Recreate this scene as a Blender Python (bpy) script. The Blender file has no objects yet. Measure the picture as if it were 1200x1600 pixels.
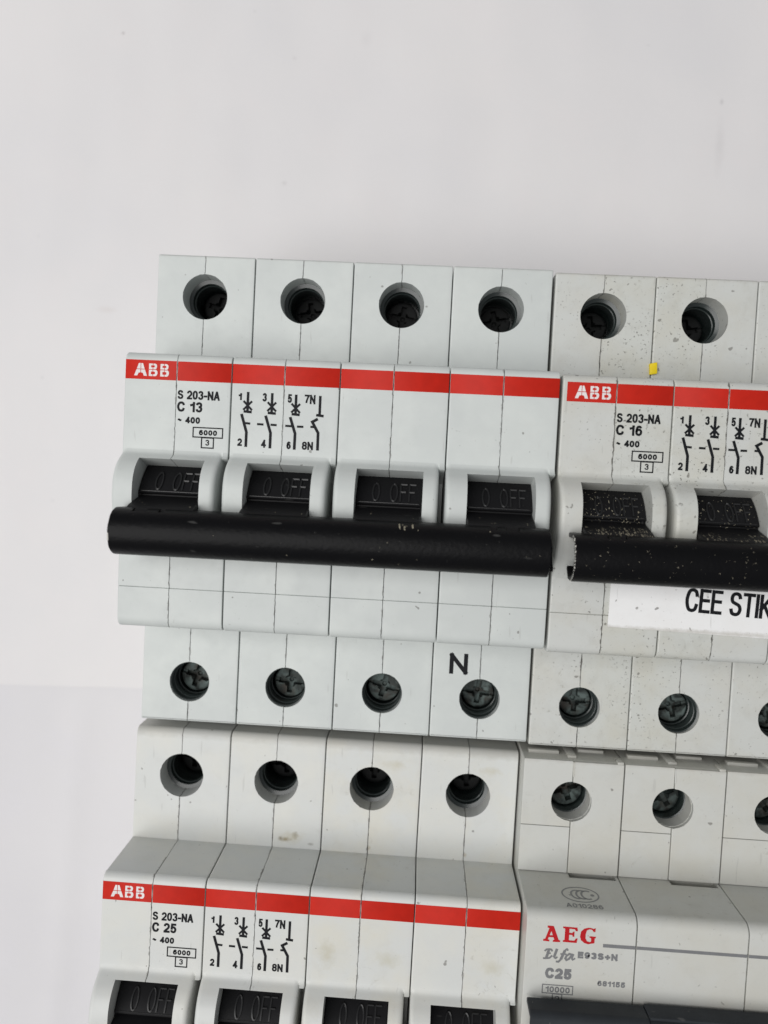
import bpy, bmesh, math, random
from mathutils import Vector, Matrix, noise
random.seed(7)
MM = 0.001
scene = bpy.context.scene
col = scene.collection

# ------------------------------------------------------------------ camera
cam_d = bpy.data.cameras.new("camera"); cam = bpy.data.objects.new("camera", cam_d); col.objects.link(cam)
scene.camera = cam
F_PX = 1230.4
cam_d.sensor_fit = 'VERTICAL'; cam_d.sensor_height = 36.0; cam_d.lens = F_PX / 1600 * 36.0
cam_d.shift_x = -9.95 / 1600; cam_d.shift_y = -1.0 / 1600
cam_d.clip_start = 0.005; cam_d.clip_end = 20
rx, ry, rz = -0.0380, 0.0383, 0.0503
R = Matrix.Rotation(rz, 4, 'Z') @ Matrix.Rotation(ry, 4, 'Y') @ Matrix.Rotation(rx, 4, 'X')
cam.matrix_world = Matrix.Translation(Vector((48.6485, -38.0788, 184.0765)) * MM) @ R
cam_d.dof.use_dof = True; cam_d.dof.focus_distance = 0.131; cam_d.dof.aperture_fstop = 15

# ------------------------------------------------------------------ light: overcast window light from the left
w = bpy.data.worlds.new("World"); scene.world = w; w.use_nodes = True
bg = w.node_tree.nodes['Background']; bg.inputs[0].default_value = (0.95, 0.975, 1.0, 1); bg.inputs[1].default_value = 0.25
def area(name, loc, target, sx, sy, power, color):
    l = bpy.data.lights.new(name, 'AREA'); l.shape = 'RECTANGLE'; l.size = sx; l.size_y = sy; l.energy = power; l.color = color
    o = bpy.data.objects.new(name, l); col.objects.link(o); o.location = loc
    d = Vector(target) - Vector(loc); o.rotation_euler = d.to_track_quat('-Z', 'Y').to_euler(); return o
area("window_light", (-0.40, -0.10, 1.05), (0.04, -0.05, 0.03), 1.0, 1.0, 12.0, (1.0, 0.985, 0.97))
scene.view_settings.view_transform = 'Standard'; scene.view_settings.look = 'None'
scene.view_settings.exposure = 0.0; scene.view_settings.gamma = 1.0
scene.cycles.max_bounces = 10

# ------------------------------------------------------------------ materials
def mat(name):
    m = bpy.data.materials.new(name); m.use_nodes = True
    return m, m.node_tree, m.node_tree.nodes['Principled BSDF']
def mth(nt, op, a, b=None, c=None):
    n = nt.nodes.new('ShaderNodeMath'); n.operation = op
    for i, v in enumerate((a, b, c)):
        if v is None: continue
        if isinstance(v, (int, float)): n.inputs[i].default_value = v
        else: nt.links.new(v, n.inputs[i])
    return n.outputs[0]
def ramp(nt, v, a, b):
    n = nt.nodes.new('ShaderNodeMapRange'); n.inputs[1].default_value = a; n.inputs[2].default_value = b
    nt.links.new(v, n.inputs[0]); return n.outputs[0]
def noise_n(nt, vec, scale, detail=2, rough=.5, dist=0):
    n = nt.nodes.new('ShaderNodeTexNoise'); n.inputs['Scale'].default_value = scale; n.inputs['Detail'].default_value = detail
    n.inputs['Roughness'].default_value = rough; n.inputs['Distortion'].default_value = dist
    nt.links.new(vec, n.inputs['Vector']); return n.outputs[0]
def mix(nt, f, a, b):
    n = nt.nodes.new('ShaderNodeMix'); n.data_type = 'RGBA'
    for k, v in ((0, f), (6, a), (7, b)):
        if isinstance(v, (int, float)): n.inputs[k].default_value = v
        elif isinstance(v, tuple): n.inputs[k].default_value = v + (1,)
        else: nt.links.new(v, n.inputs[k])
    return n.outputs[2]
def coords(nt, randomise=True):
    tc = nt.nodes.new('ShaderNodeTexCoord'); v = tc.outputs['Object']
    if randomise:
        oi = nt.nodes.new('ShaderNodeObjectInfo')
        s = nt.nodes.new('ShaderNodeVectorMath'); s.operation = 'SCALE'; s.inputs[0].default_value = (1.7, 2.9, 0.8)
        nt.links.new(oi.outputs['Random'], s.inputs['Scale'])
        a = nt.nodes.new('ShaderNodeVectorMath'); a.operation = 'ADD'
        nt.links.new(v, a.inputs[0]); nt.links.new(s.outputs[0], a.inputs[1]); v = a.outputs[0]
    return tc.outputs['Object'], v
def spot(nt, vec, x, y, sx, sy, soft=1.0, wob=0.35, sc=900):
    """elliptic stain of its own shape at x,y (mm) in object space, ragged edge"""
    m = nt.nodes.new('ShaderNodeMapping'); m.vector_type = 'TEXTURE'
    m.inputs['Location'].default_value = (x * MM, y * MM, 0); m.inputs['Scale'].default_value = (sx * MM, sy * MM, 1)
    nt.links.new(vec, m.inputs['Vector'])
    l = nt.nodes.new('ShaderNodeVectorMath'); l.operation = 'LENGTH'; nt.links.new(m.outputs[0], l.inputs[0])
    nn = noise_n(nt, vec, sc, 3, .6)
    d = mth(nt, 'ADD', l.outputs['Value'], mth(nt, 'MULTIPLY', mth(nt, 'SUBTRACT', nn, .5), wob * 4))
    return ramp(nt, d, 1.0, 1.0 - soft)
def plastic(name, base, tint, tint_amt, speck, grime, stains=(), rough=.42, seam_x=8.55):
    m, nt, b = mat(name)
    o, v = coords(nt)
    c = mix(nt, mth(nt, 'MULTIPLY', ramp(nt, noise_n(nt, v, 90, 4, .6), .42, .68), tint_amt), base, tint)
    # faint handling film
    film = ramp(nt, noise_n(nt, v, 320, 5, .7, .4), .5, .8)
    c = mix(nt, mth(nt, 'MULTIPLY', film, .10 + grime * .25), c, tuple(x * .72 for x in tint))
    # fine dark specks, gathered in patches
    patch = ramp(nt, noise_n(nt, v, 140, 2), .42, .66)
    s1 = ramp(nt, noise_n(nt, v, 1900, 2, .6), .735 - speck * .075, .79 - speck * .06)
    s1 = mth(nt, 'MULTIPLY', s1, mth(nt, 'ADD', mth(nt, 'MULTIPLY', patch, .85), .15))
    c = mix(nt, mth(nt, 'MULTIPLY', s1, .35 + .45 * speck), c, (.13, .125, .11))
    s2 = ramp(nt, noise_n(nt, v, 800, 1, .4), .785 - speck * .03, .81 - speck * .03)
    c = mix(nt, mth(nt, 'MULTIPLY', s2, .6), c, (.10, .09, .075))
    if grime > 0:
        g = ramp(nt, noise_n(nt, v, 420, 6, .75, .8), .60, .74)
        g = mth(nt, 'MULTIPLY', g, ramp(nt, noise_n(nt, v, 70, 2), .45, .65))
        c = mix(nt, mth(nt, 'MULTIPLY', g, grime), c, (.27, .25, .19))
    for (x, y, sx, sy, colr, amt) in stains:
        c = mix(nt, mth(nt, 'MULTIPLY', spot(nt, o, x, y, sx, sy, .9), amt), c, colr)
    # dirt worked into the mould seam and along the outer edges
    sx = nt.nodes.new('ShaderNodeSeparateXYZ'); nt.links.new(o, sx.inputs[0])
    wob = mth(nt, 'MULTIPLY', mth(nt, 'SUBTRACT', noise_n(nt, v, 1300, 3, .7), .5), .0007)
    ds = mth(nt, 'ABSOLUTE', mth(nt, 'ADD', mth(nt, 'SUBTRACT', sx.outputs[0], seam_x * MM), wob))
    near = mth(nt, 'MULTIPLY', ramp(nt, ds, .00019, .00007), ramp(nt, noise_n(nt, v, 650, 2), .46, .62))
    c = mix(nt, mth(nt, 'MULTIPLY', near, .5 + .3 * grime), c, (.10, .09, .075))
    de = ramp(nt, mth(nt, 'ADD', mth(nt, 'MULTIPLY', sx.outputs[1], -1), mth(nt, 'MULTIPLY', noise_n(nt, v, 500, 3, .7), .0011)), .00115, .0002)
    c = mix(nt, mth(nt, 'MULTIPLY', de, .25 + .3 * grime), c, (.30, .28, .24))
    # rubbed scratches
    sv = nt.nodes.new('ShaderNodeMapping'); sv.inputs['Scale'].default_value = (1, .12, 1); sv.inputs['Rotation'].default_value = (0, 0, .6)
    nt.links.new(v, sv.inputs['Vector'])
    sc = ramp(nt, noise_n(nt, sv.outputs[0], 1500, 1, .3), .76, .80)
    c = mix(nt, mth(nt, 'MULTIPLY', sc, .25), c, (.35, .35, .33))
    nt.links.new(c, b.inputs['Base Color'])
    r = mth(nt, 'ADD', mth(nt, 'MULTIPLY', film, .18), rough); nt.links.new(r, b.inputs['Roughness'])
    bp = nt.nodes.new('ShaderNodeBump'); bp.inputs['Strength'].default_value = .25; bp.inputs['Distance'].default_value = .00004
    hgt = mth(nt, 'ADD', mth(nt, 'MULTIPLY', noise_n(nt, v, 2600, 2), .5), mth(nt, 'MULTIPLY', noise_n(nt, v, 260, 2), 1.2))
    nt.links.new(hgt, bp.inputs['Height']); nt.links.new(bp.outputs[0], b.inputs['Normal'])
    b.inputs['Specular IOR Level'].default_value = .4
    return m
M = {}
M['clean'] = plastic('pale_grey_green_plastic', (.566, .594, .582), (.70, .73, .70), .4, .22, .06)
M['clean_b'] = plastic('pale_grey_plastic', (.68, .715, .69), (.72, .71, .65), .6, .35, .2)
M['dirty'] = plastic('soiled_pale_plastic', (.582, .594, .573), (.56, .552, .50), .8, 1.1, 1.0)
M['dirty_heavy'] = plastic('heavily_speckled_plastic', (.575, .587, .558), (.55, .542, .48), .9, 1.5, 1.3)
M['beige'] = plastic('yellowed_grey_plastic', (.585, .58, .525), (.53, .51, .44), .8, .7, .4)
M['white'] = plastic('warm_white_plastic', (.632, .645, .63), (.69, .68, .62), .6, .28, .22)
M['white_stain'] = plastic('warm_white_plastic_stained', (.632, .645, .63), (.69, .68, .62), .6, .28, .22,
    stains=[(11.0, -17.75, 1.25, .5, (.22, .17, .09), .9), (12.7, -16.9, .75, .9, (.25, .22, .15), .75), (10.0, -17.6, .5, .5, (.15, .12, .07), .7), (15.6, -18.3, .7, .35, (.2, .19, .16), .6), (12, -17.4, 2.8, 1.4, (.5, .46, .34), .5)])
M['white_smear'] = plastic('warm_white_plastic_smeared', (.632, .645, .63), (.66, .64, .56), .8, .4, .55,
    stains=[(3.4, -30.2, 1.8, 3.0, (.50, .47, .36), .55), (13.5, -30.5, 2.6, 1.6, (.50, .48, .38), .5), (12.6, -2.6, 2.5, 1.0, (.52, .49, .38), .5), (8.8, -18.3, .45, .5, (.4, .34, .22), .7)])
M['aeg'] = plastic('aged_light_grey_plastic', (.582, .588, .560), (.565, .555, .50), .8, .6, .5, seam_x=-50)
def simple(name, c, rough, spec=.5, metal=0, bump=0, bscale=1500):
    m, nt, b = mat(name)
    b.inputs['Roughness'].default_value = rough; b.inputs['Specular IOR Level'].default_value = spec; b.inputs['Metallic'].default_value = metal
    o, v = coords(nt)
    f = noise_n(nt, v, 600, 4, .6)
    cc = mix(nt, ramp(nt, f, .3, .7), tuple(x * .93 for x in c), tuple(min(1, x * 1.05) for x in c))
    nt.links.new(cc, b.inputs['Base Color'])
    if bump:
        bp = nt.nodes.new('ShaderNodeBump'); bp.inputs['Strength'].default_value = bump; bp.inputs['Distance'].default_value = .00005
        nt.links.new(noise_n(nt, v, bscale, 3, .6), bp.inputs['Height']); nt.links.new(bp.outputs[0], b.inputs['Normal'])
    return m
M['red'] = simple('red_print', (.54, .018, .008), .5, .2)
M['ink'] = simple('black_ink', (.008, .009, .011), .55, .15)
M['ink_grey'] = simple('grey_ink', (.19, .193, .20), .5, .3)
M['ink_pale'] = simple('pale_grey_ink', (.26, .265, .265), .5, .3)
M['ink_red'] = simple('red_ink', (.47, .006, .010), .45, .3)
M['ink_white'] = simple('white_ink', (.78, .74, .73), .5, .3)
M['sleeve'] = simple('black_moulded_plastic', (.022, .031, .030), .26, .6, 0, .4, 700)
M['steel_shaded'] = simple('depth_shaded_steel', (.009, .010, .010), .55, .25, .2, .1, 900)  # darker steel for the upper screws, shade of the deep bores in the colour
def worn_glint_steel():
    m, nt, b = mat('worn_steel_painted_glints'); o, v = coords(nt)
    f = noise_n(nt, v, 420, 4, .65, .6)
    c = mix(nt, ramp(nt, f, .42, .62), (.028, .034, .032), (.15, .19, .182))  # pale green noise paints glints into the colour of the worn steel
    c = mix(nt, mth(nt, 'MULTIPLY', ramp(nt, noise_n(nt, v, 330, 3, .6), .5, .7), .7), c, (.06, .045, .035))
    nt.links.new(c, b.inputs['Base Color']); b.inputs['Metallic'].default_value = .6
    nt.links.new(ramp(nt, f, -.6, 1.2), b.inputs['Roughness'])
    bp = nt.nodes.new('ShaderNodeBump'); bp.inputs['Strength'].default_value = .35; bp.inputs['Distance'].default_value = .0001
    nt.links.new(noise_n(nt, v, 800, 4, .6), bp.inputs['Height']); nt.links.new(bp.outputs[0], b.inputs['Normal'])
    return m
M['steel'] = worn_glint_steel()
M['flake'] = simple('plaster_dust', (.34, .31, .235), .9, .1)
M['yellow'] = simple('yellow_plastic', (.93, .70, .012), .4, .4, 0, .6, 500)
M['sticker'] = plastic('white_label_paper', (.86, .86, .86), (.80, .79, .77), .5, .9, .25, rough=.5, seam_x=-50, stains=[(25, -59.4, 40, .55, (.45, .43, .38), .6)])
M['metal_chip'] = simple('bare_scraped_plastic', (.55, .54, .50), .5, .4)
def black_plastic(name, c, r0, r1, bump, wear=.5):
    m, nt, b = mat(name); o, v = coords(nt)
    b.inputs['Specular IOR Level'].default_value = .10
    n1 = noise_n(nt, v, 300, 4, .6)
    cc = mix(nt, n1, tuple(x * .8 for x in c), tuple(x * 1.25 for x in c))
    s = ramp(nt, noise_n(nt, v, 1700, 2, .55), .745, .79)
    cc = mix(nt, mth(nt, 'MULTIPLY', s, wear), cc, (.22, .22, .20))
    sv = nt.nodes.new('ShaderNodeMapping'); sv.inputs['Scale'].default_value = (.25, 1, 1); sv.inputs['Rotation'].default_value = (0, 0, .9)
    nt.links.new(v, sv.inputs['Vector'])
    sc = ramp(nt, noise_n(nt, sv.outputs[0], 1100, 1, .3), .78, .82)
    cc = mix(nt, mth(nt, 'MULTIPLY', sc, wear * .8), cc, (.16, .16, .155))
    nt.links.new(cc, b.inputs['Base Color'])
    r = nt.nodes.new('ShaderNodeMapRange'); r.inputs[3].default_value = r0; r.inputs[4].default_value = r1
    nt.links.new(noise_n(nt, v, 60, 3), r.inputs[0]); nt.links.new(r.outputs[0], b.inputs['Roughness'])
    bp = nt.nodes.new('ShaderNodeBump'); bp.inputs['Strength'].default_value = bump; bp.inputs['Distance'].default_value = .00006
    nt.links.new(noise_n(nt, v, 1500, 2, .5), bp.inputs['Height']); nt.links.new(bp.outputs[0], b.inputs['Normal'])
    return m
M['black'] = black_plastic('black_grained_plastic', (.0045, .0045, .0052), .30, .42, .8, .35)
M['toggle'] = black_plastic('black_satin_plastic', (.011, .011, .012), .34, .5, .2, .25)
M['relief'] = simple('highlight_black_plastic', (.0125, .0125, .0135), .36, .42)  # slightly lighter than the toggle, a highlight put into the lettering's colour
M['slate'] = black_plastic('slate_grey_plastic', (.034, .038, .043), .38, .5, .15, .6)

# ------------------------------------------------------------------ mesh helpers
def finish(me, ang=32):
    for p in me.polygons: p.use_smooth = True
    me.set_sharp_from_angle(angle=math.radians(ang))
def to_mesh(name, bm, ang=32, recalc=True):
    if recalc: bmesh.ops.recalc_face_normals(bm, faces=bm.faces)
    me = bpy.data.meshes.new(name); bm.to_mesh(me); bm.free(); finish(me, ang); return me
def link(name, me, m=None, parent=None, loc=(0, 0, 0), rot=(0, 0, 0)):
    """me is in mm when freshly built; scaled once to metres"""
    if not me.get('scaled'):
        me.transform(Matrix.Scale(MM, 4)); me['scaled'] = 1
    o = bpy.data.objects.new(name, me); col.objects.link(o)
    if len(me.materials) == 0: me.materials.append(m)
    if m is not None and me.materials[0] != m:
        o.material_slots[0].link = 'OBJECT'; o.material_slots[0].material = m
    o.parent = parent; o.location = Vector(loc) * MM; o.rotation_euler = rot
    return o
def temp(me):
    o = bpy.data.objects.new('temp', me); col.objects.link(o); return o
def volume(me):
    bm = bmesh.new(); bm.from_mesh(me); v = abs(bm.calc_volume()); bm.free(); return v
def cut(me, cutters, op='DIFFERENCE', raw=False):
    """boolean without operators, in mm; a cut that fails is retried with a hair's shift"""
    for c in cutters:
        v0 = volume(me); ok = None
        for t in range(8):
            o = temp(me); co = temp(c); co.location = (.0031 * t, .0047 * t, .0023 * t); co.rotation_euler = (0, 0, .0004 * t)
            md = o.modifiers.new('b', 'BOOLEAN'); md.operation = op; md.object = co; md.solver = 'EXACT'; md.use_self = t % 2 == 1; md.use_hole_tolerant = t >= 4
            dg = bpy.context.evaluated_depsgraph_get(); dg.update()
            res = bpy.data.meshes.new_from_object(o.evaluated_get(dg))
            bpy.data.objects.remove(o); bpy.data.objects.remove(co)
            if len(res.polygons) > 4 and v0 * .3 < volume(res) < v0 * .99995 and v0 - volume(res) < .98 * volume(c): ok = res; break
        if ok is None: print('CUT FAILED', me.name, t, v0, volume(res), volume(c))
        else: me = ok
    return me if raw else weighted(me)
def weighted(me, ang=32):
    """normals weighted by face area, so bevels shade and broad faces stay flat"""
    finish(me, ang); o = temp(me)
    md = o.modifiers.new('w', 'WEIGHTED_NORMAL'); md.keep_sharp = True; md.weight = 50
    dg = bpy.context.evaluated_depsgraph_get(); dg.update()
    res = bpy.data.meshes.new_from_object(o.evaluated_get(dg)); bpy.data.objects.remove(o); return res
def box_bm(bm, x0, x1, y0, y1, z0, z1, b=0.0):
    r = bmesh.ops.create_cube(bm, size=1)
    for v in r['verts']:
        v.co = Vector(((x0 + x1) / 2 + v.co.x * (x1 - x0), (y0 + y1) / 2 + v.co.y * (y1 - y0), (z0 + z1) / 2 + v.co.z * (z1 - z0)))
    if b:
        es = {e for v in r['verts'] for e in v.link_edges}
        bmesh.ops.bevel(bm, geom=list(es), offset=b, segments=2, affect='EDGES', profile=.5)
def box_me(*a, **k):
    bm = bmesh.new(); box_bm(bm, *a, **k); return to_mesh('box', bm)
def lathe(bm, prof, cx, cy, n=48, cap0=False, cap1=False):
    rings = []
    for r, z in prof:
        rings.append([bm.verts.new((cx + r * math.cos(2 * math.pi * i / n), cy + r * math.sin(2 * math.pi * i / n), z)) for i in range(n)])
    for a, b in zip(rings, rings[1:]):
        for i in range(n): bm.faces.new((a[i], a[(i + 1) % n], b[(i + 1) % n], b[i]))
    if cap0: bm.faces.new(rings[0])
    if cap1: bm.faces.new(rings[-1])
def cyl_me(cx, cy, r0, z0, r1, z1, n=56, rough=0):
    bm = bmesh.new(); lathe(bm, [(r0, z0), (r1, z1)], cx, cy, n, True, True)
    return to_mesh('cyl', bm)
def loft(rings):
    """rings: lists of (x,y,z) closed loops of equal length"""
    bm = bmesh.new(); V = [[bm.verts.new(p) for p in r] for r in rings]; n = len(V[0])
    for a, b in zip(V, V[1:]):
        for i in range(n): bm.faces.new((a[i], a[(i + 1) % n], b[(i + 1) % n], b[i]))
    for r in (V[0], V[-1]):
        bm.faces.new(r)
    return bm
def resample(poly, step):
    out = []
    for (a, b) in zip(poly, poly[1:] + poly[:1]):
        L = math.dist(a, b); st = step if min(a[1], b[1]) > 30 else 8
        k = max(1, int(L / st))
        for i in range(k): out.append((a[0] + (b[0] - a[0]) * i / k, a[1] + (b[1] - a[1]) * i / k))
    return out
def normals2(P):
    N = []; n = len(P)
    for i in range(n):
        a, b = P[i - 1], P[(i + 1) % n]; d = (b[0] - a[0], b[1] - a[1]); L = math.hypot(*d) or 1
        N.append((-d[1] / L, d[0] / L))
    ar = sum(P[i][0] * P[(i + 1) % n][1] - P[(i + 1) % n][0] * P[i][1] for i in range(n))
    return N if ar > 0 else [(-a, -b) for a, b in N]      # inward
def arc(cx, cy, r, a0, a1, k):
    return [(cx + r * math.cos(math.radians(a0 + (a1 - a0) * i / k)), cy + r * math.sin(math.radians(a0 + (a1 - a0) * i / k))) for i in range(k + 1)]
def ribbon(bm, pts, wd, z, h=0.0):
    """flat stroke of width wd through pts, mitred"""
    n = len(pts); L = []; Rr = []
    for i, p in enumerate(pts):
        a = pts[max(0, i - 1)]; b = pts[min(n - 1, i + 1)]
        d1 = Vector((p[0] - a[0], p[1] - a[1])); d2 = Vector((b[0] - p[0], b[1] - p[1]))
        if d1.length < 1e-6: d1 = d2
        if d2.length < 1e-6: d2 = d1
        d = (d1.normalized() + d2.normalized()); d.normalize(); k = max(.5, d.dot(d1.normalized()))
        nn = Vector((-d.y, d.x)) * (wd / 2 / k)
        zz = z(p) if callable(z) else z
        L.append(bm.verts.new((p[0] + nn.x, p[1] + nn.y, zz))); Rr.append(bm.verts.new((p[0] - nn.x, p[1] - nn.y, zz)))
    fs = [bm.faces.new((L[i], Rr[i], Rr[i + 1], L[i + 1])) for i in range(n - 1)]
    if h:
        r = bmesh.ops.extrude_face_region(bm, geom=fs)
        for v in r['geom']:
            if isinstance(v, bmesh.types.BMVert): v.co.z += h
def up(bm):
    bmesh.ops.recalc_face_normals(bm, faces=bm.faces)
    for f in bm.faces:
        if f.normal.z < 0: f.normal_flip()
GL = {  # centre lines on a unit box: (width, [(curved, points), ...])
 '0': (.52, [(2, [(.5, 1), (.14, .88), (0, .5), (.14, .12), (.5, 0), (.86, .12), (1, .5), (.86, .88), (.5, 1)])]),
 '1': (.30, [(0, [(1, 0), (1, 1)]), (0, [(1, .93), (.7, .8), (0, .74)])]),
 '2': (.52, [(1, [(0, .70), (.1, .9), (.5, 1), (.88, .9), (1, .7), (.85, .48), (.2, .16), (0, 0)]), (0, [(0, 0), (1, 0)])]),
 '3': (.52, [(1, [(.02, .76), (.14, .93), (.5, 1), (.84, .93), (.95, .76), (.82, .58), (.42, .53)]), (1, [(.42, .53), (.86, .46), (1, .27), (.86, .07), (.5, 0), (.12, .07), (0, .26)])]),
 '4': (.54, [(0, [(.76, 0), (.76, 1)]), (0, [(.76, 1), (0, .27)]), (0, [(0, .26), (1.05, .26)])]),
 '5': (.52, [(0, [(.92, 1), (.16, 1), (.07, .46)]), (1, [(.07, .48), (.3, .61), (.6, .63), (.9, .5), (1, .32), (.86, .08), (.5, 0), (.12, .07), (0, .24)])]),
 '6': (.52, [(1, [(.95, .8), (.8, .95), (.52, 1), (.2, .9), (.03, .6), (0, .35), (.12, .1), (.5, 0), (.88, .1), (1, .32), (.88, .54), (.52, .62), (.16, .54), (.02, .36)])]),
 '7': (.52, [(0, [(0, 1), (1, 1)]), (1, [(1, 1), (.6, .58), (.38, .25), (.32, 0)])]),
 '8': (.52, [(2, [(.5, .54), (.12, .62), (.04, .78), (.16, .94), (.5, 1), (.84, .94), (.96, .78), (.88, .62), (.5, .54)]), (2, [(.5, .54), (.1, .45), (0, .27), (.12, .07), (.5, 0), (.88, .07), (1, .27), (.9, .45), (.5, .54)])]),
 '9': (.52, [(1, [(.05, .2), (.2, .05), (.48, 0), (.8, .1), (.97, .4), (1, .65), (.88, .9), (.5, 1), (.12, .9), (0, .68), (.12, .46), (.48, .38), (.84, .46), (.98, .64)])]),
 'S': (.60, [(1, [(.95, .76), (.82, .94), (.5, 1), (.15, .94), (.03, .76), (.15, .6), (.5, .52), (.86, .43), (1, .25), (.85, .06), (.5, 0), (.14, .06), (0, .27)])]),
 'C': (.66, [(1, [(1, .68), (.86, .92), (.52, 1), (.18, .9), (0, .5), (.18, .1), (.52, 0), (.86, .08), (1, .34)])]),
 'N': (.60, [(0, [(0, 0), (0, 1)]), (0, [(0, 1), (1, 0)]), (0, [(1, 0), (1, 1)])]),
 'A': (.64, [(0, [(0, 0), (.46, 1)]), (0, [(1, 0), (.54, 1)]), (0, [(.17, .29), (.83, .29)])]),
 'E': (.52, [(0, [(0, 0), (0, 1)]), (0, [(0, 1), (1, 1)]), (0, [(0, .53), (.92, .53)]), (0, [(0, 0), (1, 0)])]),
 'T': (.58, [(0, [(.5, 0), (.5, 1)]), (0, [(0, 1), (1, 1)])]), 'I': (.001, [(0, [(0, 0), (0, 1)])]),
 'K': (.60, [(0, [(0, 0), (0, 1)]), (0, [(1, 1), (0, .36)]), (0, [(.3, .58), (1, 0)])]),
 '-': (.26, [(0, [(0, .38), (1, .38)])]), '+': (.5, [(0, [(0, .42), (1, .42)]), (0, [(.5, .12), (.5, .72)])]),
 '~': (.5, [(1, [(0, .38), (.15, .56), (.38, .56), (.62, .4), (.85, .4), (1, .58)])]), ' ': (.16, [])}
def smooth(P, closed):
    out = []; n = len(P)
    for i in range(n - 1):
        p0 = P[i - 1] if i else (P[-2] if closed else P[0]); p1, p2 = P[i], P[i + 1]; p3 = P[i + 2] if i + 2 < n else (P[1] if closed else P[-1])
        for k in range(4):
            t = k / 4
            out.append(tuple(.5 * (2 * b + (c - a) * t + (2 * a - 5 * b + 4 * c - d) * t * t + (3 * b - a - 3 * c + d) * t ** 3) for a, b, c, d in zip(p0, p1, p2, p3)))
    return out + [P[-1]]
def text_me(s, x0, y0, x1, y1, z, wt=.2, rot=0.0, slope=0.0, gap=.13):
    """grotesque lettering drawn as strokes of width wt (mm), fitted to the box"""
    adv = 0; L = []; sw = wt / (y1 - y0)
    for ch in s:
        w_, st = GL[ch]
        for cu, P in st: L.append((cu, [(adv + x * w_, y) for x, y in P]))
        adv += w_ + sw + gap
    adv -= sw + gap; h = wt / 2; S = []
    for cu, P in L:
        Q = [(x0 + h + x / adv * (x1 - x0 - wt), y0 + h + y * (y1 - y0 - wt)) for x, y in P]
        if cu: Q = smooth(Q, cu == 2)
        else:
            a, b = Vector(Q[0]), Vector(Q[1]); e = (a - b).normalized() * h; Q[0] = tuple(a + e)
            a, b = Vector(Q[-1]), Vector(Q[-2]); e = (a - b).normalized() * h; Q[-1] = tuple(a + e)
        S.append((wt, Q))
    me = strokes_me(S, z)
    if rot: me.transform(Matrix.Translation((x0, y0, 0)) @ Matrix.Rotation(rot, 4, 'Z') @ Matrix.Translation((-x0, -y0, 0)))
    return me
def poly_me(polys, z):
    bm = bmesh.new()
    for P in polys: bm.faces.new([bm.verts.new((x, y, z)) for x, y in P])
    bmesh.ops.triangulate(bm, faces=bm.faces); up(bm); return to_mesh('p', bm, recalc=False)
def strokes_me(S, z):
    bm = bmesh.new()
    for i, (wd, P) in enumerate(S): ribbon(bm, P, wd, z + .0008 * i)
    up(bm); return to_mesh('s', bm, recalc=False)
def frame_strokes(x0, y0, x1, y1, wd):
    h = wd / 2
    return [(wd, [(x0 - h, y0), (x1 + h, y0)]), (wd, [(x0 - h, y1), (x1 + h, y1)]), (wd, [(x0, y0), (x0, y1)]), (wd, [(x1, y0), (x1, y1)])]
def thing(name, label, cat, loc, rot=(0, 0, 0), group=None):
    o = bpy.data.objects.new(name, None); col.objects.link(o); o.empty_display_size = .01
    o.location = Vector(loc) * MM; o.rotation_euler = rot; o['label'] = label; o['category'] = cat
    if group: o['group'] = group
    return o
DIAG= [(0.24, [(20.24, -25.1), (20.24, -28.28)]), (0.24, [(19.62, -28.24), (20.94, -28.32)]), (0.2, [(19.55, -26.57), (20.96, -28.01)]), (0.2, [(20.93, -26.57), (19.54, -28.01)]), (0.24, [(24.15, -25.12), (24.16, -28.34)]), (0.24, [(23.53, -28.3), (24.85, -28.37)]), (0.2, [(23.46, -26.59), (24.87, -28.03)]), (0.2, [(24.84, -26.59), (23.45, -28.03)]), (0.24, [(28.02, -25.18), (28.03, -28.36)]), (0.24, [(27.4, -28.32), (28.72, -28.4)]), (0.2, [(27.33, -26.65), (28.74, -28.09)]), (0.2, [(28.71, -26.65), (27.33, -28.08)]), (0.24, [(31.91, -25.21), (31.92, -28.35)]), (0.24, [(31.37, -28.3), (32.58, -28.42)]), (0.26, [(19.29, -28.67), (20.21, -31.54), (20.21, -33.94)]), (0.26, [(23.21, -28.76), (24.13, -31.52), (24.13, -33.99)]), (0.26, [(27.19, -28.81), (28.1, -31.44), (28.08, -34.01)]), (0.26, [(31.67, -28.91), (30.8, -29.42), (31.81, -31.15), (31.84, -33.96)]), (0.2, [(19.91, -30.11), (20.78, -30.17)]), (0.2, [(21.89, -30.19), (22.93, -30.21)]), (0.2, [(24.07, -30.19), (25.07, -30.21)]), (0.2, [(26.46, -30.25), (27.7, -30.26)]), (0.2, [(28.36, -30.29), (29.39, -30.28)]), (0.2, [(30.53, -30.22), (31.11, -30.23)])]
DLAB= [('1', 18.71, -26.47, 19.25, -25.35), ('3', 22.59, -26.53, 23.29, -25.16), ('5', 26.67, -26.54, 27.36, -25.15), ('7N', 29.39, -26.59, 31.15, -25.11), ('2', 18.82, -33.84, 19.56, -32.6), ('4', 22.68, -33.93, 23.45, -32.65), ('6', 26.8, -33.97, 27.5, -32.73), ('8N', 29.29, -33.95, 31.09, -32.63)]
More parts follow.
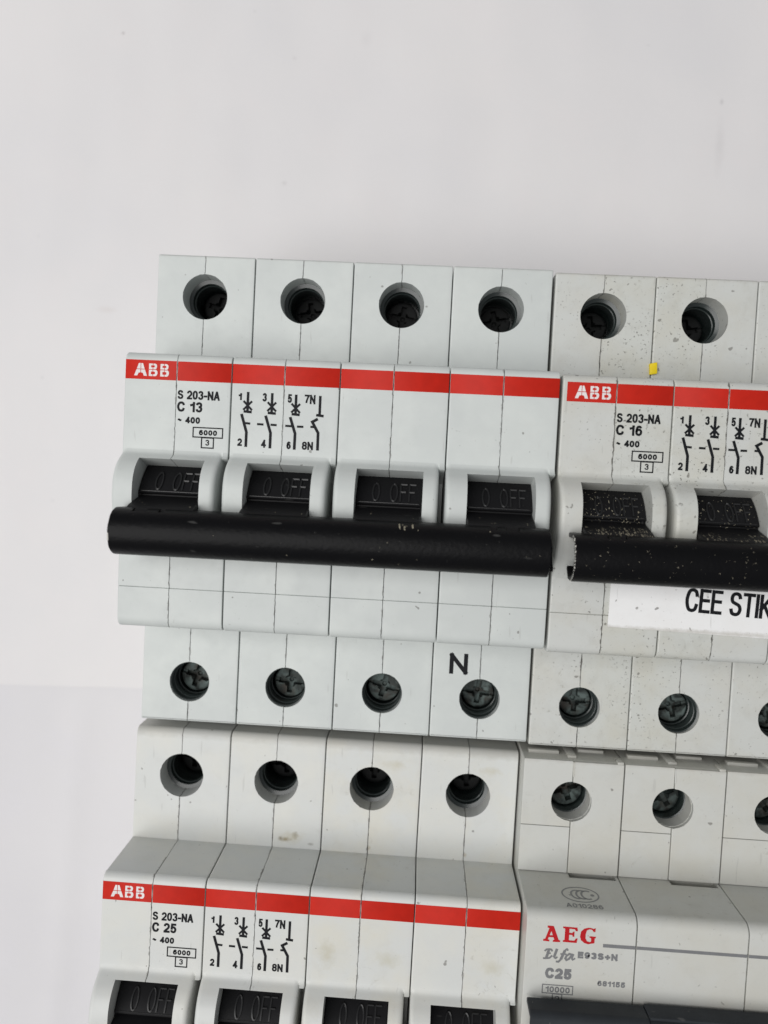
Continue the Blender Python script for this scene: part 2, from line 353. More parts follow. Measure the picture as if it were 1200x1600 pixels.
AEGP= [[(2.79, -24.7), (2.82, -24.41), (3.11, -24.33), (3.67, -22.57), (3.37, -22.5), (3.38, -22.18), (4.35, -22.19), (5.24, -24.38), (5.49, -24.46), (5.48, -24.73), (4.31, -24.77), (4.34, -24.5), (4.55, -24.41), (4.4, -24.03), (3.66, -24.04), (3.54, -24.41), (3.79, -24.5), (3.78, -24.75)], [(5.9, -24.65), (5.91, -24.38), (6.15, -24.31), (6.16, -22.47), (5.82, -22.4), (5.83, -22.15), (8.09, -22.18), (8.18, -22.75), (7.87, -22.77), (7.7, -22.48), (6.85, -22.45), (6.86, -23.1), (7.35, -23.1), (7.43, -22.87), (7.67, -22.88), (7.66, -23.7), (7.42, -23.72), (7.34, -23.44), (6.85, -23.42), (6.85, -24.32), (7.7, -24.32), (7.95, -23.93), (8.21, -23.94), (8.1, -24.68)], [(10.93, -22.7), (10.65, -22.69), (10.42, -22.36), (9.99, -22.3), (9.59, -22.53), (9.44, -23.17), (9.45, -23.79), (9.69, -24.24), (10.13, -24.37), (10.35, -24.27), (10.31, -23.71), (10.05, -23.67), (10.07, -23.42), (11.07, -23.44), (11.05, -23.66), (10.9, -23.73), (10.89, -24.51), (10.37, -24.61), (9.92, -24.74), (9.31, -24.59), (8.75, -24.16), (8.56, -23.55), (8.69, -22.76), (9.16, -22.26), (9.83, -22.05), (10.41, -22.11), (10.67, -22.22), (10.77, -22.09), (10.95, -22.1)]]
AEGH= [(3.78, -23.71), (4.26, -23.72), (4.02, -23.04)]
ELFA= [(0.22, [(4.36, -26.33), (4.21, -26.03), (3.89, -25.99), (3.43, -26.06), (3.15, -26.36)]), (0.34, [(3.81, -26.06), (3.68, -26.66), (3.46, -27.43)]), (0.2, [(3.64, -26.73), (4.14, -26.63)]), (0.22, [(2.96, -27.54), (3.46, -27.51), (3.97, -27.43), (4.37, -26.99)]), (0.32, [(5.09, -25.85), (4.92, -26.41), (4.67, -27.29)]), (0.2, [(4.67, -27.29), (4.95, -27.41), (5.22, -27.14)]), (0.22, [(6.86, -26.01), (6.64, -25.78), (6.35, -26.02)]), (0.34, [(6.35, -26.02), (6.11, -26.63), (5.77, -27.52)]), (0.24, [(5.77, -27.52), (5.42, -27.94), (5.01, -27.91)]), (0.2, [(5.64, -26.64), (6.63, -26.62)]), (0.26, [(7.46, -26.62), (7.08, -26.53), (6.65, -26.87), (6.46, -27.31), (6.66, -27.56), (7.05, -27.34), (7.43, -26.77)]), (0.34, [(7.65, -26.48), (7.43, -27.23)]), (0.2, [(7.43, -27.23), (7.65, -27.45), (8.03, -27.17)])]

# ------------------------------------------------------------------ paper sheet
def paper_h(x, y):
    hgt = .35 * noise.noise(Vector((x / 55, y / 70, 1.3))) + .12 * noise.noise(Vector((x / 18, y / 22, 5.1)))
    away = min(1, max(0, (-6 - x) / 18)); above = min(1, max(0, (y - 4) / 22)); m = max(away, above)
    hgt *= m
    yc = -91.2 + .035 * (x + 30)
    xc = -30 + .05 * (y + 91)
    hgt += m * .45 * math.exp(-((x - xc) / 3.2) ** 2) * min(1, max(0, (yc - y) / 10))
    hgt += m * .22 * noise.noise(Vector((x / 9, y / 26, 8.8))) + m * .16 * abs(noise.noise(Vector((x / 30, y / 12, 3.3))))
    return hgt - .02 if m > .02 else -.02
def paper(sheet):
    bm = bmesh.new()
    xs = [-400, -300, -220, -170, -140, -120] + [-105 + i * 1.6 for i in range(67)] + [4, 12, 25, 40, 55, 70, 85, 100, 115, 130, 145, 160, 200, 260, 350, 450]
    ys = [-450, -350, -280, -230, -205] + [-190 + i * 1.6 for i in range(183)] + [110, 125, 150, 190, 260, 350]
    xs = sorted(xs + [4 + i * 3 for i in range(1, 45) if (4 + i * 3) not in (25, 40, 55, 70, 85, 100, 115, 130)]); ys = sorted(set(ys))
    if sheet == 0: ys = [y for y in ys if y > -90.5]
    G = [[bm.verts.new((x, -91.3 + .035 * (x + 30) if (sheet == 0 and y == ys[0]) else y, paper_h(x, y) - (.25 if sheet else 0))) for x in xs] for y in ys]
    for j in range(len(ys) - 1):
        for i in range(len(xs) - 1): bm.faces.new((G[j][i], G[j][i + 1], G[j + 1][i + 1], G[j + 1][i]))
    me = to_mesh('paper', bm, 80)
    m, nt, b = mat('white_paper' if sheet == 0 else 'fold_shade_paper'); o, v = coords(nt, False)
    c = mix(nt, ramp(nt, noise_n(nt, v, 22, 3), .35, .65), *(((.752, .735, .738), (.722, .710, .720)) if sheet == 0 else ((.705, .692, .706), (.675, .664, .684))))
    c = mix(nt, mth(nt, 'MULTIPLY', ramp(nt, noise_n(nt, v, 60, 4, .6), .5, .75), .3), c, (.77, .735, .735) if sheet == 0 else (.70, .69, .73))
    for (x, y, sx, sy, amt, cc) in [(-25.5, 62.2, .55, .55, .6, (.3, .27, .27)), (14.6, 57.8, .7, .6, .25, (.45, .42, .42)), (13.6, 29.3, .8, .7, .3, (.4, .38, .38)),
                                (112.2, 51.0, .5, .8, .45, (.4, .38, .4)), (112.3, 41, 1.4, 7.5, .16, (.42, .40, .41)), (-27, -1.5, 3, 1.0, .22, (.55, .47, .43)),
                                (31, 62.5, 1.8, 2.5, .08, (.4, .38, .4)), (-42, -18, .6, .5, .25, (.4, .4, .42)), (5, 68, .5, .4, .3, (.4, .38, .38)), (95, 63, .5, .3, .25, (.4, .4, .4)), (-44, 15, .5, .7, .2, (.45, .45, .45)), (-38.6, -47, .7, .5, .25, (.45, .45, .48))]:
        c = mix(nt, mth(nt, 'MULTIPLY', spot(nt, o, x, y, sx, sy, 1.0, .2, 500), amt), c, cc)
    nt.links.new(c, b.inputs['Base Color']); b.inputs['Roughness'].default_value = .75; b.inputs['Specular IOR Level'].default_value = .25
    bp = nt.nodes.new('ShaderNodeBump'); bp.inputs['Strength'].default_value = .35; bp.inputs['Distance'].default_value = .0001
    hh = mth(nt, 'ADD', noise_n(nt, v, 900, 4, .7), mth(nt, 'MULTIPLY', noise_n(nt, v, 120, 3), 2.0))
    nt.links.new(hh, bp.inputs['Height']); nt.links.new(bp.outputs[0], b.inputs['Normal'])
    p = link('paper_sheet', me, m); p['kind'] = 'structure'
paper(0); paper(1)  # second sheet is added; its darker bluish tone paints shade below the fold

# ------------------------------------------------------------------ S-type breaker: one pole, 17.5 mm, as two half shells
ZS, ZN = 44.0, 57.72
top = [(-35.0, ZN), (-35.7, ZN + .35), (-36.4, ZN + 1.35), (-37.3, ZN + 2.6), (-38.4, ZN + 3.55), (-39.6, ZN + 4.1), (-40.8, ZN + 4.35), (-42.2, ZN + 4.4),
       (-43.8, ZN + 4.25), (-45.6, ZN + 3.8), (-47.4, ZN + 3.1), (-49.2, ZN + 2.1), (-50.8, ZN + .9), (-52.0, ZN)]
top = [top[0]] + [p for i in range(len(top) - 1) for p in [tuple(.5 * (2 * b + (c - a) * t + (2 * a - 5 * b + 4 * c - d) * t * t + (3 * b - a - 3 * c + d) * t ** 3) for a, b, c, d in zip(top[max(0, i - 1)], top[i], top[i + 1], top[min(len(top) - 1, i + 2)])) for t in (.25, .5, .75, 1.0)]]
prof = [(0, 1.0), (0, ZS - .25), (-.25, ZS), (-19.3, ZS)] + [(-19.55, 56.3)] + arc(-20.75, 56.42, 1.3, 5, 90, 7) + top + \
       [(-57.45, ZN - .12), (-57.5, ZN - .42), (-57.58, ZN - .42), (-57.63, ZN - .14), (-62.6, ZN - .35)] + arc(-62.7, 55.75, 1.6, 90, 178, 8) + \
       [(-64.1, ZS), (-83.4, ZS)] + arc(-83.35, 43.62, .38, 90, 180, 3) + [(-83.73, 1.0)]
prof_round = [(1.3, 1.0), (1.3, 42.7)] + arc(.0, 42.7, 1.3, 0, 90, 8) + prof[3:]
PR = resample(prof, .42); PN = normals2(PR)
SEAM = 8.55
def wig(y, z):
    s = .075 * noise.noise(Vector((y * .9, 3.1, z * .05))) + .09 * noise.noise(Vector((y * 2.9, 9.1, 0)))
    k = noise.noise(Vector((y * 1.6, 22.2, 0)))
    return s + (.24 * (k - .35) / .3 if k > .35 and -64 < y < -20 else 0)
def hump(y):
    for a, b in zip(top, top[1:]):
        if b[0] <= y <= a[0]: return a[1] + (b[1] - a[1]) * (y - a[0]) / (b[0] - a[0]) - ZN
    return 0
def ring(x, inset, drop=0.0, gap=False):
    out = []
    for (y, z), (ny, nz) in zip(PR, PN):
        e = hump(y) if z > ZN - .1 else 0; zz = z
        if e > 0:
            if gap: zz = ZN + min(e, .8) * .9 - min(max(0, e - .9) * 2.2, 3.4) if e < 1.6 else ZN - min(max(0, e - 1.0) * 2.4, 6.0)
            else: zz = z - min(e, drop)
        if z > ZN - .6 and (abs(y + 57.54) < .4 or -53 < y < -34): ny, nz = 0, -1
        xx = x
        out.append((xx, y + ny * inset, zz + nz * inset))
    return out
# outer side: rounded cheek corner in the hump
def half_rings():
    left = [ring(.06, .24, .8), ring(.09, .12, .6), ring(.16, .04, .42), ring(.28, 0, .26), ring(.35, 0, .16), ring(.6, 0, .04), ring(.9, 0), ring(4.5, 0), ring(SEAM - .15, 0), ring(SEAM - .05, 0)]
    right = [ring(SEAM + .05, 0), ring(SEAM + .15, 0), ring(12.8, 0), ring(15.6, 0), ring(15.95, 0, .06), ring(16.2, 0, .2), ring(16.38, 0, .42), ring(16.48, 0, .8), ring(16.54, 0, 9),
             ring(16.56, 0, gap=True), ring(17.24, 0, gap=True), ring(17.34, .05, gap=True), ring(17.41, .18, gap=True)]
    return left, right
H1, H2 = (8.68, -7.25), (8.68, -76.45)
def win_cutter():
    P = [(-36.05, 63.5), (-36.42, 59.6), (-37.75, 55.2), (-37.9, 50.0), (-52.0, 50.0), (-52.0, 57.0), (-51.2, 63.5)]
    bm = loft([[(3.46, y, z) for y, z in P], [(14.06, y, z) for y, z in P]]); return to_mesh('c', bm)
def rough_cyl(c, r, z0, z1):
    bm = bmesh.new(); n = 72
    rr = [r + (.05 if random.random() < .06 else 0) for _ in range(n)]
    for k in (1,):
        rings = [[bm.verts.new((c[0] + q * math.cos(2 * math.pi * i / n), c[1] + q * math.sin(2 * math.pi * i / n), z)) for i, q in enumerate(rr)] for z in (z0, z1)]
        for i in range(n): bm.faces.new((rings[0][i], rings[0][(i + 1) % n], rings[1][(i + 1) % n], rings[1][i]))
        bm.faces.new(rings[0]); bm.faces.new(rings[1])
    return to_mesh('c', bm)
def shell(rings):
    me = to_mesh('s', loft(rings))
    me = cut(me, [rough_cyl(H1, 4.0, 30, 50), rough_cyl(H2, 3.62, 30, 50), win_cutter()], raw=True)
    for v in me.vertices:                                   # the mould seam wanders
        if abs(v.co.x - SEAM) < .17 and v.co.z > 20: v.co.x += wig(v.co.y, v.co.z)
    return weighted(me)
lr = half_rings(); ME = {'left': shell(lr[0]), 'right': shell(lr[1])}
PR = resample(prof_round, .42); PN = normals2(PR)
lr = half_rings(); ME['round_left'] = shell(lr[0]); ME['round_right'] = shell(lr[1])
for k in ME: ME[k].name = 'half_shell_' + k

# terminal sleeves and screws
def sleeve(c, prof_, n=56):
    bm = bmesh.new(); lathe(bm, prof_, c[0], c[1], n); bmesh.ops.recalc_face_normals(bm, faces=bm.faces)
    me = to_mesh('sl', bm, 30); return me
ME['sleeve_up'] = sleeve((0, 0), [(4.0, 39.9), (3.35, 39.7), (3.3, 39.5), (3.3, 38.6), (3.15, 38.5), (3.15, 37.4), (3.3, 37.3), (3.3, 30.5), (0.05, 30.4)])
ME['sleeve_low'] = sleeve((0, 0), [(3.62, 43.35), (3.4, 43.25), (3.35, 43.0), (3.35, 42.2), (3.2, 42.1), (3.2, 40.9), (3.32, 40.8), (3.32, 39.6), (3.15, 39.5), (3.15, 31), (.05, 30.9)])
def screw_me():
    bm = bmesh.new()
    lathe(bm, [(.05, -3.0), (2.6, -3.0), (2.75, -2.6), (2.75, -2.0), (2.95, -1.8), (2.95, -.35), (2.8, -.08), (2.45, 0.0), (1.2, .02), (.05, .02)], 0, 0, 40, True, True)
    me = to_mesh('sc', bm, 30)
    c1 = box_me(-2.15, 2.15, -.5, .5, -1.7, .6); c2 = box_me(-.5, .5, -2.15, 2.15, -1.7, .6)
    cc = cyl_me(0, 0, .3, -2.1, 1.35, .3, 8); s1 = box_me(-3.2, 3.2, -.3, .3, -.75, .6)
    return cut(me, [c1, c2, cc, s1])
ME['screw'] = screw_me()

# toggle
def drum(y, r=11.15): return 49.5 + math.sqrt(max(0, r * r - (y + 47) ** 2))
def toggle_me():
    P = [(-37.2, 51.0)] + [(y, drum(y)) for y in (-37.2, -37.8, -38.4, -39.0, -39.8, -40.6, -41.4, -42.0)] + [(-42.15, 59.3), (-42.3, 58.9), (-42.5, 58.9), (-42.7, 59.4)] + \
        [(-43.2, 61.2), (-43.8, 63.6), (-44.5, 65.2), (-45.6, 66.3), (-49.0, 66.4), (-50.6, 65.0), (-51.2, 61.0), (-51.6, 57.4), (-51.7, 51.0)]
    N = normals2(P)
    def rg(x, i): return [(x, y + a * i, z + b * i) for (y, z), (a, b) in zip(P, N)]
    return to_mesh('t', loft([rg(3.56, .15), rg(3.68, 0), rg(13.86, 0), rg(13.98, .15)]), 25)
ME['toggle'] = toggle_me()
def emboss_me():
    bm = bmesh.new(); zf = lambda p: drum(p[1]) - .02
    def O(x0, x1, y0, y1):
        P = []; k = 14; cx, cy = (x0 + x1) / 2, (y0 + y1) / 2
        for i in range(k + 1):
            a = 2 * math.pi * i / k + .3; P.append((cx + (x1 - x0) / 2 * math.cos(a), cy + (y1 - y0) / 2 * math.sin(a)))
        ribbon(bm, P, .24, zf, .27)
    y0, y1 = -41.45, -38.75
    O(6.1, 7.15, y0, y1); O(8.95, 10.05, y0, y1)
    for x in (10.55, 11.95):
        ribbon(bm, [(x, y0 + (y1 - y0) * i / 4) for i in range(5)], .24, zf, .27)
        ribbon(bm, [(x, y1), (x + 1.05, y1)], .24, zf, .27); ribbon(bm, [(x, -39.95), (x + .85, -39.95)], .24, zf, .27)
    ribbon(bm, [(4.0, -41.75), (13.6, -41.75)], .1, zf, .07)
    return to_mesh('e', bm, 30)
ME['emboss'] = emboss_me()
ME['tab'] = box_me(3.35, 3.9, -43.2, -41.7, 56.5, 59.1, b=.15)

# handle bar: open C section
def bar_me(x0, x1):
    cy, cz, r, t = -47.95, 64.55, 3.65, .75
    outer = [(cy + r - .05, cz - 2.6), (cy + r, cz - .2)] + [(cy + r * math.cos(math.radians(a)), cz + r * math.sin(math.radians(a))) for a in range(6, 246, 8)]
    # flatten the front upper face slightly
    outer = [(y, z if z < cz + 3.0 else cz + 3.0 + (z - cz - 3.0) * .85) for y, z in outer]
    N = normals2(outer); N[0] = (-1, 0); N[-1] = (N[-2][0], N[-2][1])
    def inw(p):
        d = Vector((cy - p[0], cz - p[1])).normalized(); return (p[0] + d.x * t, p[1] + d.y * t)
    inner = [(outer[0][0] - t, outer[0][1]), (outer[1][0] - t, outer[1][1])] + [inw(p) for p in outer[2:]]
    loop = outer + inner[::-1]
    NN = normals2(loop)
    def rg(x, i, ja=0):
        return [(x + ja * noise.noise(Vector((y * 1.1, z * 1.3, x))), y + a * i, z + b * i) for (y, z), (a, b) in zip(loop, NN)]
    xs = [x0 + .2] + [x0 + .2 + (x1 - x0 - .4) * k / 24 for k in range(1, 24)] + [x1 - .2]
    me = to_mesh('b', loft([rg(x0, .14, .12), rg(x0 + .08, .03, .1)] + [rg(x, 0) for x in xs] + [rg(x1 - .08, .03, .1), rg(x1, .14, .12)]), 35)
    cs = [box_me(x, x + wd, -44.95, -43.9, 63.2, 66.3) for x, wd in ((x0 + 3.0, 2.2), (x0 + 7.0, .9), (x1 - 8.9, 1.0), (x1 - 6.6, 2.0))]
    return cut(me, cs)
def flakes(n, region, size, seed, zf, stretch=2.2):
    rnd = random.Random(seed); bm = bmesh.new()
    for _ in range(n):
        x, y = region(rnd); a = rnd.random() * 6.28; s = size * (.35 + 1.3 * rnd.random() ** 2); st = 1 + rnd.random() * stretch
        k = 5; vs = []; z = zf(x, y)
        for i in range(k):
            t = 6.283 * i / k; r = s * (.6 + .6 * rnd.random()); px, py = r * st * math.cos(t), r * math.sin(t)
            X, Y = x + px * math.cos(a) - py * math.sin(a), y + px * math.sin(a) + py * math.cos(a)
            vs.append(bm.verts.new((X, Y, zf(X, Y) + .01)))
        c = bm.verts.new((x, y, z + s * .7))
        for i in range(k): bm.faces.new((vs[i], vs[(i + 1) % k], c))
    return to_mesh('fl', bm, 20)
def bar_z(x, y):
    d = (y + 47.95); z = math.sqrt(max(.01, 3.65 ** 2 - d * d)); z = z if z < 3 else 3 + (z - 3) * .85
    return 64.55 + z
def stripe_me(x0, x1, wrap0, wrap1):
    bm = bmesh.new(); xs = [x0, x0 + .1, x1 - .1, x1]; ys = [-20.72, -21.5, -22.6, -23.82]
    def zz(i, x): return ZN + .014 - ((.12 if wrap0 else 0) if i == 0 else 0) - ((.03 if wrap0 else 0) if i == 0 else 0) * 0
    G = [[bm.verts.new((x, y + .02 * noise.noise(Vector((x * 2, y, 0))), ZN + .014 - (.1 if (i == 0 and wrap0) or (i == 3 and wrap1) else 0))) for i, x in enumerate(xs)] for y in ys]
    for j in range(3):
        for i in range(3): bm.faces.new((G[j][i], G[j][i + 1], G[j + 1][i + 1], G[j + 1][i]))
    up(bm); return to_mesh('st', bm, 60, recalc=False)
# logo built of split letter pieces
def logo_me():
    Ap = [[(.42, 1.17), (.72, 2.12), (1.02, 2.12), (1.02, 1.17)], [(1.12, 1.17), (1.12, 2.12), (1.40, 2.12), (1.70, 1.17)],
          [(0, 0), (.38, 1.06), (1.02, 1.06), (1.02, .55), (.72, .48), (.52, 0)], [(2.12, 0), (1.74, 1.06), (1.12, 1.06), (1.12, .55), (1.42, .48), (1.6, 0)]]
    Bp = [[(0, 1.17), (0, 2.12), (.6, 2.12), (.6, 1.82), (.34, 1.82), (.34, 1.46), (.6, 1.46), (.6, 1.17)],
          [(.7, 1.17), (.7, 1.46), (.90, 1.48), (.97, 1.64), (.90, 1.80), (.7, 1.82), (.7, 2.12), (1.02, 2.12), (1.24, 1.98), (1.32, 1.7), (1.26, 1.4), (1.12, 1.17)],
          [(0, 0), (0, 1.06), (.6, 1.06), (.6, .78), (.34, .76), (.34, .32), (.6, .3), (.6, 0)],
          [(.7, 0), (.7, .3), (.94, .32), (1.02, .54), (.94, .76), (.7, .78), (.7, 1.06), (1.2, 1.06), (1.38, .85), (1.42, .5), (1.3, .15), (1.08, 0)]]
    P = [[(x + 1.45, y * .95 - 23.28) for x, y in p] for p in Ap]
    for ox in (3.85, 5.72): P += [[(x + ox, y * .95 - 23.28) for x, y in p] for p in Bp]
    return poly_me(P, ZN + .03)
ME['logo'] = logo_me()
ME['stripe_l'] = stripe_me(.1, SEAM - .1, True, False); ME['stripe_r'] = stripe_me(SEAM + .1, 17.4, False, True)
ME['stripe_short'] = stripe_me(.75, SEAM - .1, False, False)
PZ = ZN + .02
ME['type'] = text_me('S 203-NA', 8.78, -26.75, 15.66, -25.30, PZ, .31)
ME['rating'] = {k: text_me('C ' + k, 8.76, -28.78, 12.9, -27.12, PZ, .37) for k in ('13', '16', '25')}
ME['volt'] = text_me('~ 400', 8.9, -30.6, 12.6, -29.55, PZ, .28)
ME['cap'] = text_me('6000', 12.5, -32.42, 15.45, -31.55, PZ, .24)
ME['capframe'] = strokes_me(frame_strokes(11.55, -32.74, 16.35, -31.2, .2) + frame_strokes(12.98, -34.42, 14.92, -32.8, .2), PZ)
ME['cls'] = text_me('3', 13.6, -34.05, 14.25, -33.1, PZ, .19)
ME['diag'] = strokes_me([(a_ * 1.75, b_) for a_, b_ in DIAG], PZ)
ME['dlab'] = [(k, text_me(k, a, b, c, d - .0, PZ, .29)) for k, a, b, c, d in DLAB]
ME['n'] = text_me('N', 55.5, -72.15, 58.78, -68.42, ZS + .02, .74)

# ------------------------------------------------------------------ build and copy breakers
def build_breaker(label, rating, loc, rot, group, mats, n_poles=4):
    t = thing('circuit_breaker', label, 'circuit breaker', loc, rot, group)
    for i in range(n_poles):
        x = 17.5 * i
        for side in ('left', 'right'):
            m = mats[2 * i + (side == 'right')]
            s = link('housing_shell', ME[('round_' if rating == '25' else '') + side], M[m], t, (x, 0, 0))
            if rating == '16' and i == 0 and side == 'left': link('red_stripe', ME['stripe_short'], M['red'], s)
            else: link('red_stripe', ME['stripe_l' if side == 'left' else 'stripe_r'], M['red'], s)
        for (c, k, dz, sm) in ((H1, 'sleeve_up', 33.6, 'steel_shaded'), (H2, 'sleeve_low', 39.0, 'steel')):
            sl = link('terminal_sleeve', ME[k], M['sleeve'], t, (x + c[0], c[1], 0))
            link('terminal_screw', ME['screw'], M[sm], sl, (random.uniform(-.15, .15), random.uniform(-.15, .15), dz + random.uniform(-.5, .4)), (random.uniform(-.07, .07), random.uniform(-.07, .07), random.uniform(-.3, .3)))
        tg = link('toggle', ME['toggle'], M['toggle'], t, (x, 0, 0))
        link('embossed_lettering', ME['emboss'], M['relief'], tg)
        if i == 0: link('stop_tab', ME['tab'], M['toggle'], tg, (0 if rating != '16' else 9.95, 0, 0))
    link('maker_logo', ME['logo'], M['ink_white'], t, (.1 if rating != '16' else .55, 0, 0))
    link('type_marking', ME['type'], M['ink'], t); link('rating_marking', ME['rating'][rating], M['ink'], t)
    link('voltage_marking', ME['volt'], M['ink'], t)
    f = link('capacity_frame', ME['capframe'], M['ink'], t); link('capacity_marking', ME['cap'], M['ink'], f); link('class_marking', ME['cls'], M['ink'], f)
    d = link('switch_diagram', ME['diag'], M['ink'], t)
    for k, me in ME['dlab']: link('terminal_number', me, M['ink'], d)
    return t
GR = 'four-pole circuit breakers with a red stripe'
A = build_breaker('clean light grey breaker rated C 13 with a black handle bar', '13', (0, 0, 0), (0, 0, 0), GR,
    ['clean'] * 8)
link('terminal_letter', ME['n'], M['ink'], A)
B = build_breaker('soiled breaker rated C 16 with dusty toggles and a white CEE STIK label', '16', (70.35, -.40, 0), (0.008, 0.0035, -.0008), GR,
    ['dirty', 'dirty_heavy', 'dirty_heavy', 'dirty', 'dirty', 'dirty', 'dirty', 'dirty'])
C = build_breaker('breaker with red stripe rated C 25, brown stain below its second terminal', '25', (-1.0, -86.82, -.02), (0, 0, -.0061), GR,
    ['white', 'white', 'white', 'white_stain', 'white_smear', 'white_smear', 'white', 'white_smear'])
C.location.z = 0; C.scale = (1, 1, .978); C.rotation_euler = (0, 0, -.0061)
# B rests flat
B.rotation_euler = (0, 0, -.0008)
BX = {'A': (2.15, 68.4), 'B': (1.55, 68.2), 'C': (2.15, 68.4)}
def add_bar(t, key, rating):
    x0, x1 = BX[key]
    b = link('handle_bar', bar_me(x0, x1), M['black'], t)
    return b
bA = add_bar(A, 'A', '13'); bB = add_bar(B, 'B', '16'); bC = add_bar(C, 'C', '25')
# curled clip end and bare chip at the right end of bar A
def curl_me():
    P = arc(0, 0, 2.9, 200, 290, 8); Q = [(p[0] * .78, p[1] * .78) for p in P][::-1]
    L = [(a - 48.1, b + 64.4) for a, b in P + Q]
    return to_mesh('cu', loft([[(67.9, y, z) for y, z in L], [(69.5, y, z) for y, z in L]]), 30)
ME['curl'] = curl_me()
link('clip_end', ME['curl'], M['black'], bA)
link('scraped_edge', box_me(68.75, 69.45, -49.6, -48.2, 61.3, 61.9, b=.1), M['metal_chip'], bA)
def dust(t_, n, region, size, seed, zf, stretch=2.0, name='dust_flecks'):
    o = link(name, flakes(n, region, size, seed, zf, stretch), M['flake'], t_); o['kind'] = 'stuff'; return o
dust(bA, 13, lambda r: (r.uniform(3, 67), r.uniform(-51, -44.9)), .055, 3, bar_z)
dust(bA, 7, lambda r: (r.gauss(46.6, .6), r.gauss(-44.8, .10)), .11, 5, bar_z, name='chipped_paint')
dust(bB, 110, lambda r: (r.uniform(2, 40), r.uniform(-51, -44.9)), .038, 6, bar_z)
dust(bC, 20, lambda r: (r.uniform(3, 67), r.uniform(-51, -44.9)), .06, 8, bar_z)
def tog_z(x, y):
    if y > -42.1: return drum(y)
    if y > -42.7: return 59.1
    pts = [(-42.7, 58.8), (-43.2, 61.2), (-43.8, 63.6), (-44.5, 65.2), (-46, 66.3)]
    for a, b in zip(pts, pts[1:]):
        if y > b[0]: return a[1] + (b[1] - a[1]) * (y - a[0]) / (b[0] - a[0])
    return 66.3
for i, o in enumerate([o for o in B.children if o.name.startswith('toggle')]):
    dust(o, 280 if i == 0 else 170, lambda r: (r.uniform(4, 13.6), -38 - 6.2 * (1 - r.random() ** 2.2)), .046, 20 + i, tog_z, 3.4)
for t_ in (A, C):
    for i, o in enumerate([o for o in t_.children if o.name.startswith('toggle')]):
        dust(o, 7, lambda r: (r.uniform(4, 13.6), r.uniform(-44, -42.8)), .04, 40 + 7 * i + (3 if t_ is C else 0), tog_z, 2.4)
def rim(x, n, seed, th0, th1, size):
    """bare plastic showing along the worn rim of a bar end"""
    rnd = random.Random(seed); bm = bmesh.new()
    for i in range(n):
        t = math.radians(th0 + (th1 - th0) * i / (n - 1) + rnd.uniform(-1.5, 1.5)); rr = 3.55 + rnd.uniform(-.12, .03)
        y, z = -47.95 + rr * math.cos(t), 64.55 + rr * math.sin(t); z = z if z < 67.55 else 67.55 + (z - 67.55) * .85
        s_ = size * rnd.uniform(.5, 1.2)
        box_bm(bm, x - .06, x + s_ * .8, y - s_ * 1.3, y + s_ * 1.3, z - s_ * .4, z + s_ * .6, b=s_ * .25)
    return to_mesh('rim', bm, 30)
link('scraped_edge', rim(1.55, 22, 4, 20, 175, .13), M['metal_chip'], bB)['kind'] = 'stuff'
link('scraped_edge', rim(2.2, 3, 5, 96, 108, .2), M['metal_chip'], bA)['kind'] = 'stuff'
# white label on B
def label_me():
    bm = bmesh.new(); x0, x1, y0, y1 = 9.35, 60.0, -59.36, -49.9
    nx = 60; top_, bot = [], []
    G = [[bm.verts.new((x0 + (x1 - x0) * i / nx, y + (.03 * noise.noise(Vector((i * .7, y, 2))) if j == 0 else 0), ZN - .05 + (.02 if j else .0))) for i in range(nx + 1)] for j, y in enumerate((y0, y0 + .3, y1))]
    fs = []
    for j in range(2):
        for i in range(nx): fs.append(bm.faces.new((G[j][i], G[j][i + 1], G[j + 1][i + 1], G[j + 1][i])))
    r = bmesh.ops.extrude_face_region(bm, geom=fs)
    for v in r['geom']:
        if isinstance(v, bmesh.types.BMVert): v.co.z += .12
    return to_mesh('lab', bm, 40)
lab = link('label_sticker', label_me(), M['sticker'], B, (0, 0, 0))
lab.rotation_euler = (0, 0, 0)
me_l = lab.data
me_l.transform(Matrix.Translation(Vector((9.35, -59.36, 0)) * MM) @ Matrix.Rotation(math.radians(-1.0), 4, 'Z') @ Matrix.Translation(Vector((-9.35, 59.36, 0)) * MM))
link('label_lettering', text_me('CEE STIK', 21.25, -56.2, 34.9, -52.35, ZN + .105, .55, math.radians(-2.2)), M['ink'], lab)
# yellow chip caught in the seam
def chip():
    bm = bmesh.new(); box_bm(bm, -.62, .68, -1.0, .95, 0, .7, b=.12)
    bmesh.ops.subdivide_edges(bm, edges=bm.edges, cuts=1)
    for v in bm.verts: v.co += Vector([.07 * noise.noise(v.co * 2.1 + Vector((k * 7, 0, 0))) for k in range(3)])
    for v in bm.verts: v.co.y += .12 * v.co.x
    o = link('plastic_chip', to_mesh('chip', bm, 25), M['yellow'], None, (70.35 + 17.72, -16.4, 44.0), (.05, -.1, .08))
    o['label'] = 'tiny yellow plastic chip lying on the seam of the soiled C 16 breaker'; o['category'] = 'plastic chip'
chip()

